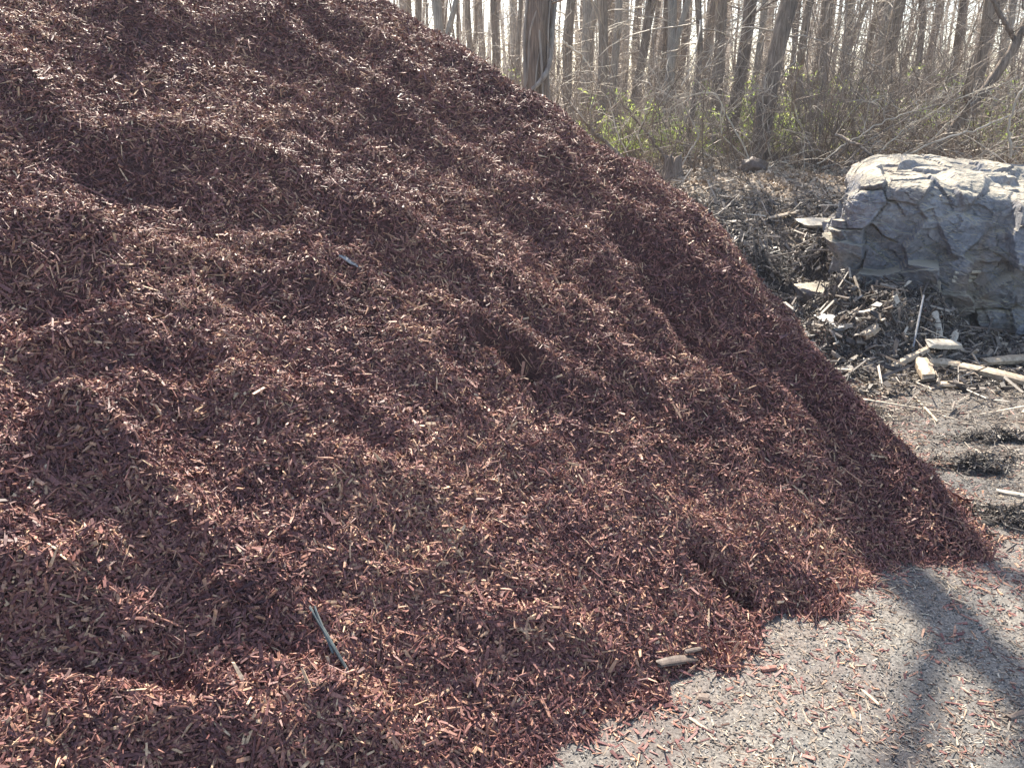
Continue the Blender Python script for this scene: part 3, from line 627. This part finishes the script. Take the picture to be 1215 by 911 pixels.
FRONT = [  # reference x, distance, diameter, prototype, label
 (460, 21, .16, 7, 'slim bare tree, leftmost in the gap above the mulch crest'), (500, 23, .19, 0, 'bare tree in the woods second from the left above the mulch crest'),
 (527, 19, .23, 2, 'stout straight tree left of the vine covered trunk'), (549, 24, .10, 4, 'thin dark sapling just right of the stout straight tree on the left'),
 (562, 22, .17, 6, 'straight grey tree midway between the stout left tree and the vine covered trunk'), (583, 20, .17, 1, 'brown tree with a forked look, second left of the vine covered trunk'),
 (610, 18, .12, 3, 'slender tree immediately left of the vine covered trunk'), (671, 17, .19, 0, 'tree immediately right of the vine covered trunk'),
 (695, 20, .30, 2, 'broad pale trunk second right of the vine covered trunk'), (716, 16, .20, 6, 'grey trunk third right of the vine covered trunk'),
 (728, 18, .17, 7, 'narrower trunk of the close pair right of the vine covered trunk'), (747, 17, .19, 8, 'trunk leaning right with a wide V gap of sky beside it'),
 (778, 18, .19, 1, 'brown straight trunk right of the wide sky gap'), (792, 16, .19, 2, 'pale trunk standing over the green undergrowth'),
 (818, 12, .09, 5, 'dark thin sapling rising from the green undergrowth'), (833, 21, .22, 0, 'trunk with sky on both sides behind the dark sapling'),
 (850, 14, .20, 6, 'left trunk of the stout pair behind the soil bank'), (868, 13, .21, 1, 'right trunk of the stout pair behind the soil bank, with flaky bark'),
 (889, 19, .17, 7, 'trunk just left of the big leaning tree at the bank'), (940, 17, .17, 0, 'trunk just right of the big leaning tree at the bank'),
 (957, 19, .18, 1, 'brown trunk second right of the big leaning tree'), (970, 15, .19, 6, 'grey trunk left of the boulder top corner'),
 (993, 20, .25, 2, 'broad pale trunk above the left corner of the boulder'), (1012, 19, .15, 3, 'slim trunk right above the boulder left corner'),
 (1030, 18, .18, 7, 'pale trunk over the left part of the boulder'), (1043, 16, .22, 0, 'thick trunk beside a tall sliver of sky over the boulder'),
 (1080, 17, .14, 4, 'thin brown trunk over the middle of the boulder'), (1112, 18, .16, 1, 'brown trunk left of the leaning limb above the boulder'),
 (1135, 15, .20, 8, 'trunk tilting right behind the leaning limb'), (1152, 13, .17, 6, 'dark trunk crossed by the leaning limb'),
 (1172, 18, .15, 7, 'pale slim trunk right of the leaning limb'), (1205, 16, .17, 0, 'trunk at the right edge above the boulder')]
for k, (px, D, dia, pi, lb) in enumerate(FRONT):
    pr = PROTO[pi]; place_tree(px_x(px, D), D, pr, dia / pr.dia, (0 if pi == 8 else random.uniform(-.6, .6)), lb, 'bare trees at the front of the woods')
# big leaning tree
prB = make_proto(51, .25, 13, (.095, .0), 8, 0); place_tree(px_x(899, 11.2), 11.2, prB, 1.0, 0, 'big grey tree leaning right at the edge of the soil bank', 'bare trees at the front of the woods')
# vine-covered trunk
e = place_tree(px_x(636, 10), 10, make_proto(52, .33, 15, (.012, .0), 6, 1), 1.0, 0, 'thick shaggy trunk wrapped in climbing vines behind the mulch crest', name='vine_covered_tree')
g = np.random.default_rng(77); mbv = MB()
for pts_, rad in (([(-.2, -3.3), (1.0, -3.1), (1.45, -2.75), (1.62, -2.2), (1.75, -1.5), (1.9, -.9), (2.15, -.45), (2.6, -.2), (3.6, .3), (5, 1.2)], .030),
                  ([(-.2, -1.2), (1.5, -1.15), (2.2, -1.5), (2.8, -1.9), (3.4, -1.6), (5, -1.0)], .014), ([(0, -2.2), (1.6, -2.5), (2.3, -2.2), (2.6, -1.6), (3.0, -1.0), (3.8, -.6)], .012),
                  ([(0, -2.7), (1.8, -2.6), (2.5, -2.75), (3.2, -2.3), (4.2, -2.6)], .020), ([(0, -.8), (1.7, -.7), (2.4, -.95), (3.1, -.5), (4, -.8)], .011), ([(0, -1.9), (1.9, -1.7), (2.4, -1.2), (2.9, -1.35), (4, -1.8)], .009)):
    pts_ = np.array(pts_, float) - [.72, 0]; pts_[0, 0] = -.2; u_ = np.linspace(0, 1, 60); z = np.interp(u_, np.linspace(0, 1, len(pts_)), pts_[:, 0]); th = np.interp(u_, np.linspace(0, 1, len(pts_)), pts_[:, 1])
    for _ in range(4): z[1:-1] = (z[:-2] + z[2:] + 2 * z[1:-1]) / 4; th[1:-1] = (th[:-2] + th[2:] + 2 * th[1:-1]) / 4
    tr_ = .165 * ((1 - (np.clip(z, 0, 14) / 15) ** .8 * .9) ** .8 * .85 + .15 + .45 * np.exp(-np.clip(z, 0, 9) / .22)) * 1.08
    rr = tr_ + rad * .6 + .012 * np.sin(z * 6 + rad * 900)
    mbv.add(*tubes(np.stack([rr * np.cos(th) + .012 * z, rr * np.sin(th), z], -1)[None], np.full((1, 60), rad) * (1 + .1 * g.normal(size=(1, 60))), 6))
vine = mbv.obj('vine', M_bark[2], e)
# deeper trees, all of one look
taken = [(px_x(p, D), D) for p, D, *_ in FRONT] + [(px_x(899, 11.2), 11.2), (.3, 10)]
g = np.random.default_rng(88); cnt = 0
while cnt < 165:
    D = 19 + 27 * g.random() ** .8; px = g.uniform(300, 1420); x = px_x(px, D)
    if any((x - a) ** 2 + (D - b_) ** 2 < .8 for a, b_ in taken): continue
    taken.append((x, D)); pr = PROTO[int(g.choice([0, 1, 3, 3, 4, 4, 5, 5, 6, 7, 9, 9]))]; s = g.uniform(.8, 1.35)
    place_tree(x, D, pr, s, g.uniform(0, 6.28), 'slender bare tree deep among the crowded grey trunks of the woods', 'crowded trees deeper in the woods'); cnt += 1
# far woods as one mass
g = np.random.default_rng(90); n = 620; y = g.uniform(46, 90, n); x = g.uniform(-.9, 1.1, n) * y; P0 = np.stack([x, y, groundH(x, y) - .3], 1); Hh = g.uniform(8, 16, n)
P = polyl(g, n, P0, np.tile([0, 0, 1.], (n, 1)) + g.normal(0, .04, (n, 3)), Hh, .02, .02, 6); mb = MB(); Rf = g.uniform(.06, .17, n)[:, None] * np.linspace(1, .3, 6)[None]; mb.add(*tubes(P, Rf, 5))
nb_ = 5000; p0, d, r0 = pick(g, P, Rf, nb_, .02, .95); P3 = polyl(g, nb_, p0, side(g, d, .6), g.uniform(.8, 3.2, nb_), .2, .03, 5); mb.add(*tubes(P3, np.full((nb_, 1), .022) * np.linspace(1, .4, 5)[None], 3))
o = mb.obj('far_woods', M_twig[0]); tag(o, 'far bare woodland reading as a grey haze of stems', 'far woods', kind='stuff')

# ------------------------------------------------------------------ thickets, shrubs
def shrub_mesh(seed, n, H, spread, arch, tw, mat, rad=.006):
    g = np.random.default_rng(seed); a = g.uniform(0, 6.28, n); r = g.uniform(0, .25, n) * spread
    p0 = np.stack([np.cos(a) * r, np.sin(a) * r, np.full(n, -.1)], 1); d = np.stack([np.cos(a) * spread, np.sin(a) * spread, np.full(n, 1.)], 1) + g.normal(0, .25, (n, 3))
    P = polyl(g, n, p0, d, g.uniform(.5, 1.1, n) * H, .14, -arch, 10); Rd = g.uniform(.6, 1.4, n)[:, None] * rad * np.linspace(1, .35, 10)[None]; mb = MB(); mb.add(*tubes(P, Rd, 4))
    m_ = n * tw; q, dd, r0 = pick(g, P, Rd, m_, .2, 1); P2 = polyl(g, m_, q, side(g, dd, .6), g.uniform(.15, .7, m_) * H * .4, .2, -arch * .5, 5); mb.add(*tubes(P2, np.full((m_, 1), rad * .42) * np.linspace(1, .5, 5)[None], 3))
    return mesh_data('stems', np.concatenate(mb.V), np.concatenate(mb.F), mat, None, True), P2
SH = [shrub_mesh(61, 26, 2.6, .45, .06, 9, M_twig[0])[0], shrub_mesh(62, 34, 2.0, .7, .12, 9, M_twig[1])[0], shrub_mesh(63, 30, 1.5, 1.0, .2, 8, M_twig[2])[0], shrub_mesh(64, 20, 3.2, .3, .03, 10, M_twig[1])[0], shrub_mesh(65, 26, 2.2, .9, .16, 9, M_twig[0], .008)[0]]
g = np.random.default_rng(91)
for k in range(115):
    D = 9.8 + 13 * g.random() ** 1.1; px = g.uniform(430, 1330)
    if px < 700 and D < 11: D += 2
    if px < 990: D = max(D, 11.5 if k % 3 else 10.2)
    x = px_x(px, D); s = g.uniform(.7, 1.15); right = px > 960
    mi = int(g.integers(0, 5)); me = SH[mi]
    o = bpy.data.objects.new('bare_shrub', me); COL.objects.link(o); o.location = (x, D, float(groundH(np.array(x), np.array(D)))); o.rotation_euler = (0, 0, g.uniform(0, 6.28)); s *= (1.2 if right else .72); o.scale = (s, s, s)
    tag(o, ('tangled bare shrub in the thicket of grey twigs behind the boulder' if right else 'leafless twiggy shrub between the trunks left of the boulder'), 'shrub', ('bare shrubs behind the boulder' if right else 'bare shrubs left of the boulder'))
# fine brush reading as a mass
n = 5000; y = g.uniform(9.6, 30, n); x = px_x(g.uniform(420, 1400, n), y); P = polyl(g, n, np.stack([x, y, groundH(x, y) - .05], 1), np.stack([g.normal(0, .5, n), g.normal(0, .5, n), np.ones(n)], 1), g.uniform(.5, 2.3, n), .16, -.03, 6)
mb = MB(); mb.add(*tubes(P, g.uniform(.0035, .009, n)[:, None] * np.linspace(1, .4, 6)[None], 3)); o = mb.obj('undergrowth', M_twig[1]); tag(o, 'fine brown brush filling the floor of the woods', 'undergrowth', kind='stuff')
# green leafed shrubs
def leafy(seed, H, spread, nl, leafsize):
    me, P2 = shrub_mesh(seed, 14, H, spread, .05, 6, M_twig[1], .005); g = np.random.default_rng(seed)
    q, d, _ = pick(g, P2, np.ones(P2.shape[:2]), nl, .1, 1); q = q + g.normal(0, .03, q.shape); n = g.normal(size=(nl, 3)) + [0, 0, .8]; n /= np.linalg.norm(n, axis=1)[:, None]
    u = g.normal(size=(nl, 3)); u -= (u * n).sum(1)[:, None] * n; u /= np.linalg.norm(u, axis=1)[:, None]; v = np.cross(n, u); s = g.uniform(.6, 1.3, nl)[:, None] * leafsize
    V = np.stack([q - u * s, q + v * s * .42 , q + u * s, q - v * s * .42], 1) ; F = np.arange(nl * 4).reshape(-1, 4)
    return me, mesh_data('foliage', V.reshape(-1, 3), F, M_leaf, {'tint': np.repeat(g.random(nl), 4)})
LF = [leafy(71, 1.3, .7, 1100, .030), leafy(72, 1.8, .55, 1200, .030), leafy(73, 1.1, 1.1, 1200, .028)]
GREEN = [(715,12,'green leafing shrub at the edge of the mulch crest beyond the fallen branch'),(745,12.5,'bright green shrub behind the two fallen branches'),(770,12.2,'green shrub just left of the stump'),(800,12.6,'green shrub directly behind the stump'),(826,12.4,'bright green shrub around the dark thin sapling'),
 (762,15,'pale green shrub among the trunks above the fallen branch'),(622,14,'green shrub peeping out left of the vine covered trunk'),(568,18,'faint green shrub low above the mulch crest at left'),(915,16,'small green shrub left of the big leaning tree'),(952,15,'green shrub right of the big leaning tree'),(998,15,'yellow green shrub high above the boulder left corner'),(1020,16,'green shrub second above the boulder left corner'),
 (1160,15,'green shrub right of the leaning limb foot'),(1185,14,'bright green shrub above the right part of the boulder'),(1210,15,'green shrub at the right edge of the woods'),(1130,16,'green shrub behind the leaning limb'),(930,12.5,'sparse green shrub at the bank just right of the big leaning tree'),(965,13,'sparse green shrub near the top left corner of the boulder'),(1040,12.5,'sparse yellow green shrub low behind the left half of the boulder'),(1085,13,'sparse green shrub low behind the middle of the boulder'),(1195,12,'sparse bright shrub low behind the right half of the boulder'),(1055,18,'faint green shrub deep behind the middle of the boulder'),(873,15,'green shrub behind the stout pair of trunks')]
for k, (px, D, lb) in enumerate(GREEN):
    me, fo = LF[k % 3]; x = px_x(px, D); e = empty('leafing_shrub', (x, D, float(groundH(np.array(x), np.array(D)))), random.uniform(0, 6)); s = .72 if D < 14 else 1.15; e.scale = (s, s, s); tag(e, lb, 'shrub', 'green leafing shrubs')
    for nm, mm in (('stems', me), ('foliage', fo)):
        o = bpy.data.objects.new(nm, mm); COL.objects.link(o); o.parent = e
# ------------------------------------------------------------------ fallen branches, limb, stump
def branch(name, pts, r0, r1, mat, label, cat, seed, twigs=10, tl=.5, dz=0):
    g = np.random.default_rng(seed); pts = np.array(pts, float); t = np.linspace(0, len(pts) - 1, 22); P = np.stack([np.interp(t, np.arange(len(pts)), pts[:, i]) for i in range(3)], 1)
    P[1:-1] = (P[:-2] + P[1:-1] * 2 + P[2:]) / 4; P += g.normal(0, .008, P.shape); c = P[0].copy(); P -= c
    Rd = np.linspace(r0, r1, 22)[None]; mb = MB(); mb.add(*tubes(P[None], Rd * (1 + .08 * g.normal(size=(1, 22))), 8))
    if twigs:
        q, d, rr = pick(g, P[None], Rd, twigs, .15, 1); P2 = polyl(g, twigs, q, side(g, d, .6), g.uniform(.4, 1, twigs) * tl, .18, 0, 7); R2 = np.maximum(rr * .35, .004)[:, None] * np.linspace(1, .35, 7)[None]; mb.add(*tubes(P2, R2, 4))
        q, d, rr = pick(g, P2, R2, twigs * 3); P3 = polyl(g, twigs * 3, q, side(g, d, .6), g.uniform(.3, .8, twigs * 3) * tl * .6, .2, 0, 4); mb.add(*tubes(P3, np.full((twigs * 3, 1), .0035) * np.linspace(1, .5, 4)[None], 3))
    o = mb.obj(name, mat, loc=c); tag(o, label, cat); return o
def at(px, py, D): d = ray(px, py); return EYE + d * (D / d[1])
branch('fallen_branch', [at(676,122,10.2), at(705,158,10), at(730,180,9.9), at(752,200,9.8)], .018, .035, M_bark[0], 'bare branch slanting down from the vine covered trunk to the bank', 'branch', 1, 8)
branch('fallen_branch', [at(738,203,9.4), at(765,203,9.4), at(800,208,9.4), at(816,210,9.4)], .035, .02, M_bark[1], 'dark branch lying flat on the bank beside the stump', 'branch', 2, 6, .3)
branch('fallen_branch', [at(735,118,11), at(760,150,10.8), at(785,180,10.5), at(800,203,10.2)], .012, .025, M_bark[1], 'thin dark branch slanting down to the stump', 'branch', 3, 10)
branch('fallen_branch', [at(948,205,9.8), at(925,190,9.9), at(918,196,10), at(905,202,9.7)], .008, .012, M_twig[2], 'pale looped vine arching at the foot of the big leaning tree', 'branch', 4, 4, .3)
branch('fallen_branch', [at(990,160,8.6), at(1020,172,8.4), at(1040,190,8.2), at(1048,200,8)], .02, .014, M_bark[0], 'curving grey branch dipping behind the boulder left top', 'branch', 5, 10)
branch('leaning_limb', [at(1098,192,10), at(1128,158,10), at(1160,120,10), at(1190,78,10), at(1206,50,10), at(1220,20,10)], .075, .045, M_bark[0], 'thick dark limb leaning to the right above the boulder', 'limb', 6, 8, 1.0)
branch('leaning_limb', [at(1206,50,10), at(1195,30,10), at(1180,5,10), at(1172,-30,10)], .028, .018, M_bark[1], 'thin dark limb hooking up left from the leaning limb top', 'limb', 7, 4, .6)
branch('leaning_limb', [at(1060,192,9.2), at(1110,168,9.3), at(1170,150,9.5), at(1230,60+60,9.8)], .012, .010, M_twig[0], 'long thin pale stem rising right across the leaning limb', 'limb', 8, 10, .7)
branch('arching_stem', [at(1200,185,9), at(1196,150,9), at(1207,115,9), at(1222,95,9)], .016, .01, M_twig[0], 'pale arching stem at the right edge above the boulder', 'stem', 9, 6)
branch('arching_stem', [at(890,190,10), at(850,110,10.2), at(822,112,10.3), at(805,118,10.4)], .010, .006, M_twig[2], 'pale thin stem arching left across the stout pair of trunks', 'stem', 10, 8)
branch('arching_stem', [at(668,50,10.4), at(690,65,10.4), at(702,85,10.4)], .014, .006, M_twig[2], 'pale bent stem sticking out right of the vine covered trunk', 'stem', 11, 3, .4)
for k in range(9):
    pxx = 700 + k * 33; D0 = 9.9 + .25 * (k % 4); branch('slanting_stem', [at(pxx + 40 - 17 * (k % 5), 205, D0), at(pxx + 8 - 9 * (k % 3), 160, D0 + .1), at(pxx - 25 + 16 * (k % 4), 120, D0 + .2), at(pxx - 70 + 41 * (k % 4), 85 + 11 * (k % 3), D0 + .3)], .009, .005, M_twig[(0, 2, 0, 1)[k % 4]], 'thin stem leaning out of the brush between the mulch pile and the boulder', 'stem', 40 + k, 12, .6)['group'] = 'thin stems leaning between pile and boulder'
for k in range(6):
    pxx = 1010 + k * 33; branch('arching_stem', [at(pxx - 40, 196 - 4 * k, 8.6 + .3 * k), at(pxx, 165 - 7 * k % 20, 8.8 + .3 * k), at(pxx + 50, 140 - 9 * k % 30, 9 + .3 * k), at(pxx + 100, 125 - 11 * k % 40, 9.2 + .3 * k)], .008, .005, M_twig[k % 3], 'thin stem arching over the thicket behind the boulder', 'stem', 20 + k, 12, .6)['group'] = 'thin arching stems behind the boulder'
g = np.random.default_rng(5); th = np.linspace(0, 2 * np.pi, 24, endpoint=False); V = []; prof = [(.20, -.1), (.13, .04), (.10, .12), (.095, .2), (.085, .24), (.03, .20)]
for r, z in prof: V.append(np.stack([r * (1 + .14 * np.sin(3 * th + 1) + .08 * np.sin(7 * th)) * np.cos(th), r * (1 + .14 * np.sin(3 * th + 1)) * np.sin(th), z + (.03 * np.sin(5 * th) + .02 * g.normal(size=24) if z > .15 else 0 * th)], 1))
V = np.array(V); i = np.arange(V.shape[0] * 24).reshape(-1, 24); F = np.stack([i[:-1], np.roll(i, -1, 1)[:-1], np.roll(i, -1, 1)[1:], i[1:]], -1).reshape(-1, 4)
c = at(797, 212, 9.3); o = mesh_obj('tree_stump', V.reshape(-1, 3), F, M_bark[1], smooth=True, loc=(c[0], c[1], float(groundH(c[0], c[1])))); tag(o, 'small jagged grey stump at the end of the flat dark branch', 'stump')
# stone at the tree foot
p3 = rng.normal(size=(1, 3)); u = np.linspace(0, np.pi, 20); v = np.linspace(0, 2 * np.pi, 30); U, Vv = np.meshgrid(u, v); S = np.stack([np.sin(U) * np.cos(Vv), np.sin(U) * np.sin(Vv), np.cos(U)], -1).reshape(-1, 3)
S = S * (1 + .25 * fbm3(S * 1.8 + 4, 3))[:, None] * [.17, .12, .10]; i = np.arange(600).reshape(30, 20); F = np.stack([i[:-1, :-1], i[1:, :-1], i[1:, 1:], i[:-1, 1:]], -1).reshape(-1, 4)
c = at(891, 213, 9.6); o = mesh_obj('stone', S, F, M_brown, smooth=True, attrs={'crack': np.zeros(600), 'patch': np.zeros(600)}, loc=(c[0], c[1], float(groundH(c[0], c[1])) + .05)); tag(o, 'small dark stone at the foot of the big leaning tree', 'stone')

# ------------------------------------------------------------------ light
SUN_EL, SUN_AZ = 46.0, -7.0       # azimuth from +Y towards +X
w = bpy.data.worlds.new("World"); scene.world = w; w.use_nodes = True; nt = w.node_tree
sky = nt.nodes.new('ShaderNodeTexSky'); sky.sky_type = 'NISHITA'; sky.sun_disc = False; sky.sun_elevation = R(SUN_EL); sky.sun_rotation = R(SUN_AZ)
sky.air_density = 1.0; sky.dust_density = 1.5; sky.ozone_density = 1.0
nt.links.new(sky.outputs[0], nt.nodes['Background'].inputs[0]); nt.nodes['Background'].inputs[1].default_value = .11
sd = bpy.data.lights.new('sun', 'SUN'); sd.energy = 5.0; sd.angle = R(.5); sd.color = (1, .915, .78); so = bpy.data.objects.new('sun', sd); COL.objects.link(so)
dv = Vector((math.sin(R(SUN_AZ)) * math.cos(R(SUN_EL)), math.cos(R(SUN_AZ)) * math.cos(R(SUN_EL)), math.sin(R(SUN_EL))))
so.rotation_euler = dv.to_track_quat('Z', 'Y').to_euler(); so.location = (0, 0, 20)
vs = scene.view_settings; vs.view_transform = 'Standard'; vs.look = 'None'; vs.gamma = 1; vs.use_curve_mapping = False; vs.exposure = 1.6

# ------------------------------------------------------------------ air: added haze volume, mostly standing in for lens flare
hzx0, hzx1, hzy0, hzy1, hzz0, hzz1 = -150, 170, -60, 170, -4, 24
Vh = np.array([[a, b_, c_] for a in (hzx0, hzx1) for b_ in (hzy0, hzy1) for c_ in (hzz0, hzz1)]); Fh = np.array([[0, 1, 3, 2], [4, 6, 7, 5], [0, 4, 5, 1], [2, 3, 7, 6], [0, 2, 6, 4], [1, 5, 7, 3]])
m = bpy.data.materials.new('haze'); m.use_nodes = True; nt = m.node_tree; nt.nodes.remove(nt.nodes['Principled BSDF'])
pv = nt.nodes.new('ShaderNodeVolumePrincipled'); pv.inputs['Color'].default_value = (.9, .93, 1, 1); pv.inputs['Density'].default_value = .0015; pv.inputs['Anisotropy'].default_value = .3
nt.links.new(pv.outputs[0], nt.nodes['Material Output'].inputs['Volume'])
o = mesh_obj('haze', Vh, Fh, m); tag(o, 'thin haze added between the trees, mostly imitating lens flare', 'haze', kind='stuff')
